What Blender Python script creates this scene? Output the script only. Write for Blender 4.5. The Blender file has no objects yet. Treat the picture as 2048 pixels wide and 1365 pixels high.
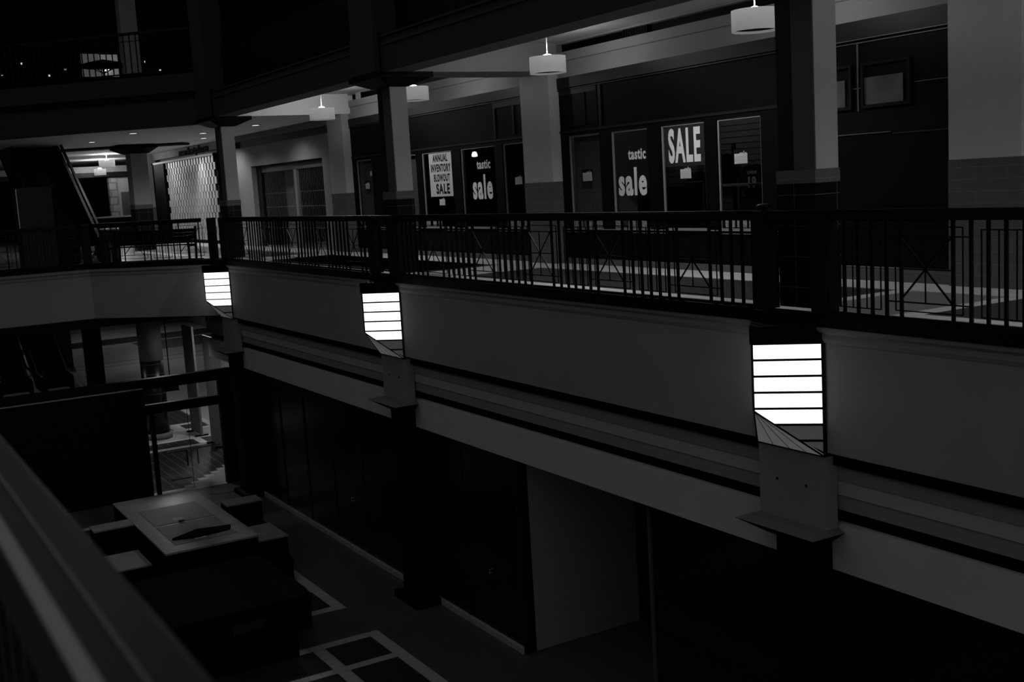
import bpy, bmesh, math, random
from mathutils import Vector, Matrix
random.seed(7)
C = bpy.context.scene.collection
S = bpy.context.scene
# ------------------------------------------------------------------ camera, world, exposure
EYE = 1.5
yaw, pitch, roll = math.radians(30.42), math.radians(7.868), math.radians(-3.4214)
fw = Vector((math.sin(yaw)*math.cos(pitch), math.cos(yaw)*math.cos(pitch), -math.sin(pitch)))
r0 = Vector((math.cos(yaw), -math.sin(yaw), 0)); u0 = r0.cross(fw)
rt = r0*math.cos(roll) + u0*math.sin(roll); up = -r0*math.sin(roll) + u0*math.cos(roll)
cam = bpy.data.cameras.new('camera'); camo = bpy.data.objects.new('camera', cam); C.objects.link(camo)
M = Matrix((rt, up, -fw)).transposed().to_4x4(); M.translation = Vector((0, 0, EYE)); camo.matrix_world = M
cam.sensor_width = 36; cam.lens = 2316.7/2048*36; cam.clip_start = .05; cam.clip_end = 300
cam.dof.use_dof = True; cam.dof.focus_distance = 17; cam.dof.aperture_fstop = 4.0
S.camera = camo
S.view_settings.view_transform = 'Standard'; S.view_settings.look = 'None'
S.view_settings.exposure = 0; S.view_settings.gamma = 1; S.view_settings.use_curve_mapping = False
W = bpy.data.worlds.new('world'); S.world = W; W.use_nodes = True
W.node_tree.nodes['Background'].inputs[0].default_value = (1, 1, 1, 1)
W.node_tree.nodes['Background'].inputs[1].default_value = 0.24      # dim night skylight over the atrium

def lamp(name, kind, loc, energy, size=.1, direction=None, spot=None, parent=None, blend=.6):
    l = bpy.data.lights.new(name, kind); l.energy = energy; l.color = (1, 1, 1)
    if kind == 'AREA':
        l.shape = 'RECTANGLE'; l.size = size[0]; l.size_y = size[1]
    else:
        l.shadow_soft_size = size
    if spot: l.spot_size = math.radians(spot); l.spot_blend = blend
    o = bpy.data.objects.new(name, l); C.objects.link(o); o.location = loc
    if direction: o.rotation_euler = Vector(direction).to_track_quat('-Z', 'Y').to_euler()
    if parent: o.parent = parent
    return o

# ------------------------------------------------------------------ materials
MATS = {}
def mat(name, v, rough=.7, spec=.2, emit=0, metal=0, noise=0, nscale=6, pattern=None, bump=0):
    if name in MATS: return MATS[name]
    m = bpy.data.materials.new(name); m.use_nodes = True; nt = m.node_tree; b = nt.nodes['Principled BSDF']
    b.inputs['Base Color'].default_value = (v, v, v, 1); b.inputs['Roughness'].default_value = rough
    b.inputs['Specular IOR Level'].default_value = spec; b.inputs['Metallic'].default_value = metal
    col = None
    tc = nt.nodes.new('ShaderNodeTexCoord'); geo = nt.nodes.new('ShaderNodeNewGeometry')
    pos = geo.outputs['Position']
    if noise:
        n = nt.nodes.new('ShaderNodeTexNoise'); n.inputs['Scale'].default_value = nscale; n.inputs['Detail'].default_value = 6
        nt.links.new(pos, n.inputs['Vector'])
        r = nt.nodes.new('ShaderNodeMapRange'); r.inputs[1].default_value = .3; r.inputs[2].default_value = .7
        r.inputs[3].default_value = v*(1-noise); r.inputs[4].default_value = v*(1+noise)
        nt.links.new(n.outputs['Fac'], r.inputs[0]); col = r.outputs[0]
    if pattern:
        kind, sx, sy, mort, mv, axes = pattern
        sep = nt.nodes.new('ShaderNodeSeparateXYZ'); nt.links.new(pos, sep.inputs[0])
        com = nt.nodes.new('ShaderNodeCombineXYZ')
        a, b2 = axes
        if a == 'XY':
            ad = nt.nodes.new('ShaderNodeMath'); ad.operation = 'ADD'
            nt.links.new(sep.outputs['X'], ad.inputs[0]); nt.links.new(sep.outputs['Y'], ad.inputs[1]); nt.links.new(ad.outputs[0], com.inputs['X'])
        else:
            nt.links.new(sep.outputs[a], com.inputs['X'])
        nt.links.new(sep.outputs[b2], com.inputs['Y'])
        br = nt.nodes.new('ShaderNodeTexBrick'); br.inputs['Scale'].default_value = 1
        br.inputs['Brick Width'].default_value = sx; br.inputs['Row Height'].default_value = sy
        br.inputs['Mortar Size'].default_value = mort; br.inputs['Mortar Smooth'].default_value = 0
        br.offset = .5 if kind == 'brick' else 0
        br.inputs['Color1'].default_value = (v, v, v, 1); br.inputs['Color2'].default_value = (v*.88, v*.88, v*.88, 1)
        br.inputs['Mortar'].default_value = (mv, mv, mv, 1)
        nt.links.new(com.outputs[0], br.inputs['Vector']); col = br.outputs['Color']
    if col is not None: nt.links.new(col, b.inputs['Base Color'])
    if emit:
        b.inputs['Emission Color'].default_value = (1, 1, 1, 1); b.inputs['Emission Strength'].default_value = emit
    MATS[name] = m; return m
def glassmat(name, tint=.9, refl=.045, rough=.02):
    m = bpy.data.materials.new(name); m.use_nodes = True; nt = m.node_tree; nt.nodes.clear()
    o = nt.nodes.new('ShaderNodeOutputMaterial'); t = nt.nodes.new('ShaderNodeBsdfTransparent'); g = nt.nodes.new('ShaderNodeBsdfGlossy')
    t.inputs[0].default_value = (tint, tint, tint, 1); g.inputs['Roughness'].default_value = rough
    x = nt.nodes.new('ShaderNodeMixShader'); x.inputs[0].default_value = refl
    nt.links.new(t.outputs[0], x.inputs[1]); nt.links.new(g.outputs[0], x.inputs[2]); nt.links.new(x.outputs[0], o.inputs[0])
    MATS[name] = m; return m
PLASTER = mat('painted_plaster', .18, .85, .1, noise=.05, nscale=2)
PIERC = mat('pier_plaster', .42, .85, .1, noise=.04, nscale=2)
CEILW = mat('white_ceiling_paint', .85, .9, .05)
CREAM = mat('cream_plaster', .27, .85, .1, noise=.04, nscale=2)
CREAMB = mat('cream_frieze', .34, .85, .1, noise=.04, nscale=3)
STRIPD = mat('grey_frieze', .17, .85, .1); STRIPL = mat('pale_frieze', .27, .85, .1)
MOULD = mat('moulding_plaster', .16, .7, .2)
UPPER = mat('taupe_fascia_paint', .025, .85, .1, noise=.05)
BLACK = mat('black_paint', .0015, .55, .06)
IRON = mat('black_iron', .002, .45, .12)
DWOOD = mat('dark_wood_veneer', .003, .55, .08, noise=.3, nscale=3)
DTRIM = mat('dark_bronze_frame', .01, .4, .15)
ALU = mat('aluminium_frame', .22, .4, .5)
TILEL = mat('beige_wall_tile', .085, .6, .2, pattern=('brick', .4, .135, .003, .13, ('XY', 'Z')))
TILEB = mat('black_gloss_tile', .004, .3, .2, pattern=('grid', .3, .3, .004, .06, ('XY', 'Z')))
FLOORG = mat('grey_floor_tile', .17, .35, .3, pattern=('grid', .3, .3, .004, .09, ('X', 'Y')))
FLOORD = mat('charcoal_floor_tile', .03, .3, .3, pattern=('brick', .9, .12, .004, .06, ('X', 'Y')))
FLOORW = mat('pale_floor_tile', .46, .4, .3, noise=.06)
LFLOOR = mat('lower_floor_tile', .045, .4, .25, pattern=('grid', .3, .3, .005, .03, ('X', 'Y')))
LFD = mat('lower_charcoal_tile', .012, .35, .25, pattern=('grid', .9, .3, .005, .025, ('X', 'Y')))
LFW = mat('lower_pale_tile', .26, .45, .25, pattern=('grid', .2, .2, .005, .14, ('X', 'Y')))
HALLF = mat('hall_floor_tile', .30, .4, .25, pattern=('grid', .3, .3, .004, .24, ('X', 'Y')))
HALLD = mat('hall_dark_tile', .018, .4, .15, pattern=('grid', 6.0, .245, .010, .08, ('Y', 'X')))
HALLW = mat('hall_pale_tile', .42, .4, .25)
SHADE = mat('woven_lamp_fabric', .62, .9, .05, noise=.06, nscale=150, emit=.13)
SHADEI = mat('lamp_inner_lining', .03, .9, .05)
BULB = mat('lit_bulb', .9, emit=9)
DISC = mat('lit_downlight', .9, emit=2.2)
SCON = mat('lit_sconce_glass', .8, .3, .3, emit=1.6)
SCON2 = mat('sconce_frosted_glass', .10, .35, .4, emit=.03)
PAPER = mat('white_paper', .45, .9, .05); POSTER = mat('cream_poster', .36, .9, .05)
INK = mat('black_ink', .005, .8, .1); VINYL = mat('white_vinyl_letters', .62, .8, .05)
ACRYL = mat('dark_banner_sheet', .018, .5, .2)
CURTAIN = mat('closed_shutter_panel', .11, .8, .1)
SLAT = mat('slatwall_board', .16, .6, .2, pattern=('grid', 20., .1, .006, .004, ('Y', 'Z')))
SHOPIN = mat('shop_interior', .02, .8, .1)
CLOTH = mat('dark_cloth', .008, .9, .05)
STEEL = mat('brushed_steel', .35, .3, .5, metal=.8)
CHROME = mat('polished_steel', .6, .15, .5, metal=1)
GRILLE = mat('grille_slats', .22, .5, .3, metal=.3)
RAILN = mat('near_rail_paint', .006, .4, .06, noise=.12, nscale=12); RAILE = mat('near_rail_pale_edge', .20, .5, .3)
LOWALL = mat('lower_shopfront_glass', .002, .2, .25)
LOGREY = mat('grey_partition', .2, .8, .1)
KIOSK = mat('kiosk_laminate', .0008, .6, .02); KTOP = mat('kiosk_counter_top', .16, .3, .3, noise=.1, nscale=4)
KTOPD = mat('kiosk_display_sheet', .10, .4, .15)
PANELG = mat('grey_display_panel', .12, .6, .2, noise=.1, nscale=1.5)
BRICKW = mat('white_brick', .5, .8, .1, pattern=('brick', .5, .3, .03, .25, ('XY', 'Z')))
GLASS = glassmat('window_glass', .85); CGLASS = glassmat('clear_glass', .95)

# ------------------------------------------------------------------ mesh helpers
def bx(bm, x0, x1, y0, y1, z0, z1):
    x0, x1 = sorted((x0, x1)); y0, y1 = sorted((y0, y1)); z0, z1 = sorted((z0, z1))
    v = [bm.verts.new(p) for p in ((x0,y0,z0),(x1,y0,z0),(x1,y1,z0),(x0,y1,z0),(x0,y0,z1),(x1,y0,z1),(x1,y1,z1),(x0,y1,z1))]
    for f in ((0,3,2,1),(4,5,6,7),(0,1,5,4),(1,2,6,5),(2,3,7,6),(3,0,4,7)): bm.faces.new([v[i] for i in f])
def frustum(bm, b, t):      # b/t = (x0,x1,y0,y1,z)
    v = []
    for x0, x1, y0, y1, z in (b, t):
        v += [bm.verts.new(p) for p in ((x0,y0,z),(x1,y0,z),(x1,y1,z),(x0,y1,z))]
    for f in ((0,3,2,1),(4,5,6,7),(0,1,5,4),(1,2,6,5),(2,3,7,6),(3,0,4,7)): bm.faces.new([v[i] for i in f])
def prism(bm, pts, a, b, axis='Z'):   # closed outline extruded along an axis
    def P(p, t):
        return {'Z': (p[0], p[1], t), 'Y': (p[0], t, p[1]), 'X': (t, p[0], p[1])}[axis]
    lo = [bm.verts.new(P(p, a)) for p in pts]; hi = [bm.verts.new(P(p, b)) for p in pts]
    n = len(pts); bm.faces.new(lo); bm.faces.new(hi[::-1])
    for i in range(n): bm.faces.new((lo[i], hi[i], hi[(i+1) % n], lo[(i+1) % n]))
    bmesh.ops.recalc_face_normals(bm, faces=bm.faces)
def tube(bm, a, b, r, n=8, r2=None):
    a = Vector(a); b = Vector(b); d = b-a; q = d.to_track_quat('Z', 'Y'); r2 = r if r2 is None else r2
    A = []; B = []
    for i in range(n):
        t = 2*math.pi*i/n; o = Vector((math.cos(t), math.sin(t), 0))
        A.append(bm.verts.new(a + q @ (o*r))); B.append(bm.verts.new(b + q @ (o*r2)))
    bm.faces.new(A[::-1]); bm.faces.new(B)
    for i in range(n): bm.faces.new((A[i], A[(i+1) % n], B[(i+1) % n], B[i]))
def bar(bm, a, b, w, t):    # rectangular bar between two points (w across, t thick in X-ish)
    a = Vector(a); b = Vector(b); d = (b-a).normalized(); s = Vector((1, 0, 0)) if abs(d.x) < .9 else Vector((0, 0, 1))
    n = d.cross(s).normalized(); s = n.cross(d).normalized()
    q = [(-w/2, -t/2), (w/2, -t/2), (w/2, t/2), (-w/2, t/2)]
    A = [bm.verts.new(a + n*i + s*j) for i, j in q]; B = [bm.verts.new(b + n*i + s*j) for i, j in q]
    bm.faces.new(A[::-1]); bm.faces.new(B)
    for i in range(4): bm.faces.new((A[i], A[(i+1) % 4], B[(i+1) % 4], B[i]))
def lathe(bm, prof, n=32, cx=0, cy=0, cap=False):
    rings = []
    for r, z in prof:
        rings.append([bm.verts.new((cx+r*math.cos(2*math.pi*i/n), cy+r*math.sin(2*math.pi*i/n), z)) for i in range(n)])
    for a, b in zip(rings, rings[1:]):
        for i in range(n): bm.faces.new((a[i], a[(i+1) % n], b[(i+1) % n], b[i]))
    if cap: bm.faces.new(rings[0][::-1]); bm.faces.new(rings[-1])
def BM(): return bmesh.new()
def obj(name, bm, m, parent=None, smooth=False, bevel=0):
    bmesh.ops.recalc_face_normals(bm, faces=bm.faces)
    me = bpy.data.meshes.new(name); bm.to_mesh(me); bm.free(); me.materials.append(m)
    if smooth:
        for p in me.polygons: p.use_smooth = True
    o = bpy.data.objects.new(name, me); C.objects.link(o)
    if bevel:
        b = o.modifiers.new('bevel', 'BEVEL'); b.width = bevel; b.segments = 2; b.limit_method = 'ANGLE'
    if parent is not None:
        o.parent = parent
        o.matrix_parent_inverse = Matrix.Translation(parent.location).inverted() if parent.type == 'EMPTY' and parent.rotation_euler.z == 0 else Matrix()
    return o
def box(name, m, *a, parent=None, bevel=0):
    b = BM(); bx(b, *a); return obj(name, b, m, parent, bevel=bevel)
def struct(o): o['kind'] = 'structure'; return o
def tag(o, label, cat, group=None):
    o['label'] = label; o['category'] = cat
    if group: o['group'] = group
    return o
def thing(name, label, cat, loc=(0, 0, 0), group=None):
    o = bpy.data.objects.new(name, None); C.objects.link(o); o.location = loc; o.empty_display_size = .2
    return tag(o, label, cat, group)
def lab(o, s): o['label'] = s; return o
def children(o): return [c for c in C.objects if c.parent == o]
def dup(root, loc, label, kids=None):
    r = root.copy(); C.objects.link(r); r.location = loc; r['label'] = label
    for c in children(root):
        k = c.copy(); C.objects.link(k); k.parent = r; k.matrix_parent_inverse = c.matrix_parent_inverse.copy()
        for g in children(c):
            q = g.copy(); C.objects.link(q); q.parent = k; q.matrix_parent_inverse = g.matrix_parent_inverse.copy()
    return r
def text(name, s, y1, y0, z0, z1, x, m, parent=None, bold=.03, depth=.004, base='cap'):
    """lettering on a plane facing -X, reading from y1 (larger) down to y0, fitted to the height z0..z1"""
    cu = bpy.data.curves.new(name, 'FONT'); cu.body = s; cu.size = 1; cu.offset = bold; cu.extrude = .5; cu.resolution_u = 4; cu.space_character = 1.0 + bold*4.5
    t = bpy.data.objects.new(name+'_tmp', cu); C.objects.link(t)
    dg = bpy.context.evaluated_depsgraph_get(); me = bpy.data.meshes.new_from_object(t.evaluated_get(dg))
    C.objects.unlink(t); bpy.data.objects.remove(t); bpy.data.curves.remove(cu)
    xs = [v.co.x for v in me.vertices]; ys = [v.co.y for v in me.vertices]
    ax, bx_, ay, by = min(xs), max(xs), min(ys), max(ys)
    for v in me.vertices:
        u = (v.co.x-ax)/(bx_-ax); w = (v.co.y-ay)/(by-ay)
        v.co = Vector((x - (v.co.z+.5)*depth, y1 + (y0-y1)*u, z0 + (z1-z0)*w))
    me.name = name; me.materials.clear(); me.materials.append(m)
    o = bpy.data.objects.new(name, me); C.objects.link(o)
    if parent is not None:
        o.parent = parent; o.matrix_parent_inverse = Matrix.Translation(parent.location).inverted() if parent.type == 'EMPTY' else Matrix()
    return o

COLY = [-0.94, 8.30, 17.60, 26.75]           # column centres along the atrium edge
PIER = [(-1.3, -.36), (7.95, 8.88), (17.15, 18.10), (26.38, 27.32)]
XF = 8.0                                     # atrium face of the balcony
XS = 11.3                                    # shopfront plane
XP = 11.1                                    # pier face
ZC = 3.8; ZB = 3.33                          # ceiling, beam soffit
ZL = -5.6                                    # lower floor

# ------------------------------------------------------------------ the setting: upper gallery
b = BM(); prism(b, [(8.02, -6), (14.8, -6), (14.8, 75), (-14, 75), (-14, 29.72), (5.58, 29.72), (8.02, 27.05)], -.55, 0)
struct(obj('floor', b, FLOORG))
def inlay(name, m, polys, z=.0, t=.004):
    b = BM()
    for p in polys: prism(b, p, z-.0005, z+t)
    return struct(obj(name, b, m))
dark = []; pale = []
for k in range(-1, 3):
    y0, y1 = COLY[k+1] + .82 if k >= 0 else -5.5, (COLY[k+2] - .85 if k+2 < 4 else 26)
    if k == 2: break
    dark.append([(8.95, y0), (10.45, y0), (10.45, y1), (8.95, y1)])
    pale += [[(8.75, y0-.22), (10.5, y0-.22), (10.5, y0-.001), (8.75, y0-.001)], [(8.75, y1+.001), (10.5, y1+.001), (10.5, y1+.22), (8.75, y1+.22)],
             [(8.75, y0), (8.949, y0), (8.949, y1), (8.75, y1)]]
dark.append([(9.2, 27.6), (10.3, 27.6), (10.3, 36), (9.2, 36)]); dark.append([(8.95, 18.42), (10.45, 18.42), (10.45, 25.6), (8.95, 25.6)])
pale.append([(10.52, -5.5), (11.28, -5.5), (11.28, 46), (10.52, 46)]); pale.append([(8.3, 18.4), (8.94, 18.4), (8.94, 25.9), (8.3, 25.9)])
pale.append([(8.97, 25.65), (10.5, 25.65), (10.5, 27.5), (8.97, 27.5)]); pale.append([(8.97, 16.95), (10.5, 16.95), (10.5, 18.4), (8.97, 18.4)])
pale.append([(-6, 31.2), (6.8, 31.2), (6.8, 31.55), (-6, 31.55)]); pale.append([(8.3, 27.6), (8.6, 27.6), (8.6, 37), (8.3, 37)])
inlay('floor', FLOORD, dark); inlay('floor', FLOORW, pale)
# ceiling over the gallery, lower ceiling beyond the last column
struct(box('ceiling', mat('gallery_ceiling_paint', .55, .9, .05), 8.45, 14.8, -6, 26.34, ZC, 4.38))
b = BM(); prism(b, [(8.45, 26.345), (14.8, 26.345), (14.8, 75), (-14, 75), (-14, 49.6), (8.1, 27.4), (8.3, 27.1)], ZB+.0, 4.38); struct(obj('ceiling', b, CEILW))
# atrium edge beam (third floor fascia) with mouldings
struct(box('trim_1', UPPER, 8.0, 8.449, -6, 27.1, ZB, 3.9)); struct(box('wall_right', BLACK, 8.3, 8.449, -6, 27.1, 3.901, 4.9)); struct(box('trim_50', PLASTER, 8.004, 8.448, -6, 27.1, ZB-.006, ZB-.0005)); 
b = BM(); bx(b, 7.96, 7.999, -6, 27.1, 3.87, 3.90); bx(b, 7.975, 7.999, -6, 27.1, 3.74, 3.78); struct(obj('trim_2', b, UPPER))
# cross beams between columns and piers
for k, (a, c) in enumerate(PIER[:3]): struct(box('trim_%d' % (3+k), CREAM, 8.45, XS, a, c, ZB, ZC-.001))
# wall above the shops: frieze with recessed vent slot
def frieze(y0, y1):
    b = BM(); bx(b, XS, 14.8, y0, y1, 3.20, 3.34); bx(b, XS, 14.8, y0, y1, 3.485, 3.634); bx(b, XS+.03, 14.8, y0, y1, 3.34, 3.476); bx(b, XS, 14.8, y0, y1, 3.767, ZC-.002)
    struct(obj('wall_right', b, CREAM))
    struct(box('wall_right', BLACK, XS+.12, 14.8, y0, y1, 3.634, 3.767)); struct(box('wall_right', STRIPD, XS+.015, XS+.028, y0, y1, 3.476, 3.485))
frieze(-6, -.36-.94)
struct(box('wall_right', PLASTER, XP, 14.79, -1.3, -.36, 0, ZC-.01))
frieze(PIER[0][1], PIER[1][0]) if False else None

for k in range(3): frieze(PIER[k][1], PIER[k+1][0])
# piers between the shops
for k, (a, c) in enumerate(PIER[1:]):
    nm = ['beside the dark shuttered shop at the right edge', 'between the two shopfronts with sale signs', 'between the sale shopfront and the gated opening'][k]
    t = thing('pier', 'cream wall pier with tiled base ' + nm, 'pier', (XP+.3, (a+c)/2, 0), 'wall piers between the shops')
    box('shaft', PIERC, XP, XS-.001, a, c, 1.44, ZB-.001, parent=t)
    box('tiled_base', TILEL, XP-.012, XS-.001, a, c, .005, 1.439, parent=t)
    struct(box('wall_right', PLASTER, XS, 14.79, a+.001, c-.001, .0, ZC-.01))
# ------------------------------------------------------------------ balcony fascia and lower wall
def fasc(b, pts_out, z0, z1, t=.35):
    pass
P45 = [(XF, 26.98), (5.58, 29.68), (-14, 29.68)]
b = BM(); bx(b, XF, 8.45, -6, 26.98, -1.25, -.19); struct(obj('wall_right', b, PLASTER))
b = BM(); prism(b, [(XF, 26.98), (5.58, 29.68), (5.9, 30.1), (8.4, 27.3)], -1.25, -.19); struct(obj('wall_back', b, PLASTER))
b = BM(); prism(b, [(5.58, 29.68), (-14, 29.68), (-14, 30.1), (5.9, 30.1)], -1.25, -.19); struct(obj('wall_back', b, PLASTER))
prof = [(XF+.35, -.189), (XF-.005, -.189), (XF-.02, -.15), (XF-.02, -.10), (XF-.05, -.07), (XF-.06, -.03), (XF+.02, -.03), (XF+.35, -.03)]
b = BM(); prism(b, prof, -6, 26.98, 'Y'); struct(obj('trim_7', b, MOULD))
def strip45(dx0, dx1, z0, z1, m, name):
    # the same moulding carried round the angled end of the atrium
    def off(d): return [(XF+d, 26.98+.4*0), (5.58+d*.4, 29.68+d), (-14, 29.68+d)]
    A = off(dx0); B = off(dx1); b = BM(); prism(b, [A[0], A[1], B[1], B[0]], z0, z1); prism(b, [A[1], A[2], B[2], B[1]], z0, z1)
    return struct(obj(name, b, m))
strip45(-.02, .35, -.189, -.10, MOULD, 'trim_8'); strip45(-.06, .35, -.099, -.03, MOULD, 'trim_9')
strip45(-.07, .35, -.029, .10, BLACK, 'trim_10')
struct(box('trim_11', BLACK, XF-.07, XF+.02, -6, 26.97, -.029, .10)); struct(box('trim_12', FLOORW, XF+.021, 8.74, -6, 26.9, -.029, .003))
# underside and friezes below the balcony
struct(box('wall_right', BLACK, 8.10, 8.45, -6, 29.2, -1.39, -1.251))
for z0, z1, m, x in ((-1.545, -1.39, STRIPD, 8.15), (-1.697, -1.545, STRIPL, 8.165), (-1.85, -1.697, STRIPD, 8.18), (-2.0, -1.85, BLACK, 8.28), (-2.475, -2.0, CREAMB, 8.17)):  # strip greys carry the differing shade of the moulding steps
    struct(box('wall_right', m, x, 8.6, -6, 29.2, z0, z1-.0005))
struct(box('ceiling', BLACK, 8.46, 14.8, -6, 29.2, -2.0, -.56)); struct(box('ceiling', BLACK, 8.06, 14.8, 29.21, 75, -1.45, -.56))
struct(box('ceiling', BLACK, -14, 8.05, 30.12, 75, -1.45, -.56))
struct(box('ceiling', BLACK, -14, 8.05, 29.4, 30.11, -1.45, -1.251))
# lower floor
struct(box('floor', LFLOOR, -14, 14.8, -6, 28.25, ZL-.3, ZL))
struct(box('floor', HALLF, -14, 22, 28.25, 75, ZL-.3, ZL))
lw = []; ld = []
for (y0, y1) in ((18.07, 26.5), (8.9, 16.8), (-2, 7.6)):
    for x in (6.8, 5.82, 2.6, 1.62): lw.append([(x, y0), (x+.2, y0), (x+.2, y1), (x, y1)])
    ys = [y0, y0+.0]
    rows = [(y1-.2, y1), (y1-1.21, y1-1.03), (y0, y0+.2), (y0+1.12, y0+1.31)]
    for a, c in rows: lw.append([(1.4, a), (6.799, a), (6.799, c), (1.4, c)])
    ld.append([(1.83, y0+.2), (6.79, y0+.2), (6.79, y1-.2), (1.83, y1-.2)])
inlay('floor', LFD, ld, ZL, .003); inlay('floor', LFW, [p for p in lw if p[0][0] > 1.5], ZL+.003, .004); inlay('floor', LFW, [p for p in lw if p[0][0] < 1.5], ZL+.0075, .002)
# hall floor beyond the entrance: stripes and stepped dark fields
def rct(x0, y0, x1, y1): return [(x0, y0), (x1, y0), (x1, y1), (x0, y1)]
hd = [rct(-2, 37.06, 9.86, 43.5), rct(9.13, 36.04, 9.86, 36.74), rct(-2, 36.04, 8.75, 36.74), rct(-2, 33.58, 8.87, 34.36), rct(9.11, 33.58, 12, 34.36), rct(-2, 61.2, 20, 63.8), rct(13.1, 57, 20, 60.8), rct(-2, 54.15, 18, 54.25), rct(-2, 52.9, 18, 53.0)]
for i in range(19):
    y0 = 28.55 + .25*i; y1 = min(y0 + .25, 33.28); hd.append(rct(-2, y0, 7.1 + .235*i, y1))
inlay('floor', HALLD, hd, ZL, .003)
hw = [rct(-2, 33.3, 12, 33.56), rct(-2, 34.38, 12, 34.56), rct(8.88, 33.57, 9.10, 34.37), rct(-2, 35.8, 9.86, 36.02), rct(-2, 36.76, 9.86, 37.04), rct(8.77, 36.03, 9.11, 36.75), rct(9.88, 35.8, 10.08, 43.5), rct(-2, 64.0, 20, 68.2), rct(-2, 28.41, 7.08, 28.54)]
for i in range(19): hw.append(rct(7.1 + .235*i+.003, 28.55 + .25*i, 7.1 + .235*i + .24, min(28.55 + .25*i + .12, 33.29)))
inlay('floor', HALLW, hw, ZL, .004)
struct(box('wall_back', PLASTER, -14, 22, 70, 70.3, ZL, -1.5))
# lower shop wall
struct(box('wall_right', LOWALL, 8.42, 8.6, 14.45, 28.42, ZL, -2.476)); struct(box('wall_right', LOWALL, 8.42, 8.6, -6, 11.25, ZL, -2.476))
struct(box('wall_right', LOGREY, 8.601, 10.55, 14.45, 14.6, ZL, -2.01)); struct(box('wall_right', LOWALL, 10.56, 10.7, 8, 16, ZL, -2.01))
struct(box('wall_right', LOWALL, 8.62, 10.55, 11.1, 11.24, ZL, -2.01))
b = BM(); bx(b, 8.36, 8.419, 14.46, 28.2, ZL, ZL+.09); bx(b, 8.36, 8.419, 0, 11.24, ZL, ZL+.09); struct(obj('baseboard_right', b, LFW))
for i, y in enumerate((24.8, 23.3, 21.8, 20.3, 16.2)): struct(box('trim_%d' % (20+i), DTRIM, 8.40, 8.419, y-.02, y+.02, ZL+.1, -2.48))
struct(box('trim_30', DTRIM, 8.38, 8.44, 14.41, 14.449, ZL, -2.48)); struct(box('trim_31', mat('dull_frame', .05), 8.39, 8.42, 11.20, 11.249, ZL, -2.48))
# door pulls on the lower shopfront
def pull(y, z, label):
    b = BM(); tube(b, (8.385, y, z), (8.385, y, z+.10), .008); tube(b, (8.42, y, z+.02), (8.385, y, z+.02), .006); tube(b, (8.42, y, z+.08), (8.385, y, z+.08), .006)
    tag(obj('door_pull', b, CHROME), label, 'door handle', 'door pulls on the lower shopfront')
pull(20.9, -4.6, 'small steel door pull on the dark lower shopfront behind the middle column'); pull(15.4, -4.6, 'small steel door pull on the dark lower shopfront near the grey recess')
# far hall and gallery enclosure
struct(box('wall_right', BLACK, 14.8, 15, -6, 75, -1.44, 4.38)); struct(box('wall_back', DWOOD, -14, 14.8, 74.5, 75, 0, 3.3))
struct(box('wall_right', PLASTER, 18, 18.2, 46, 70, ZL, -1.5)); struct(box('wall_right', LOGREY, 14.6, 14.8, 28.45, 46, ZL, -1.5))
struct(box('wall_left', UPPER, -14.3, -14, -6, 75, ZL, 9.5)); struct(box('ceiling', BLACK, -14, 22, 30, 75, 8.6, 8.9))
struct(box('wall_back', BLACK, -14, 15, 44, 44.3, 4.4, 8.6))
struct(box('floor', UPPER, 8.45, 14.8, -6, 27, 4.385, 4.5)); struct(box('wall_right', BLACK, 10.4, 10.6, -6, 40, 4.51, 9.4)); struct(box('ceiling', BLACK, 7.6, 14.8, -6, 60, 9.41, 9.6))

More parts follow.
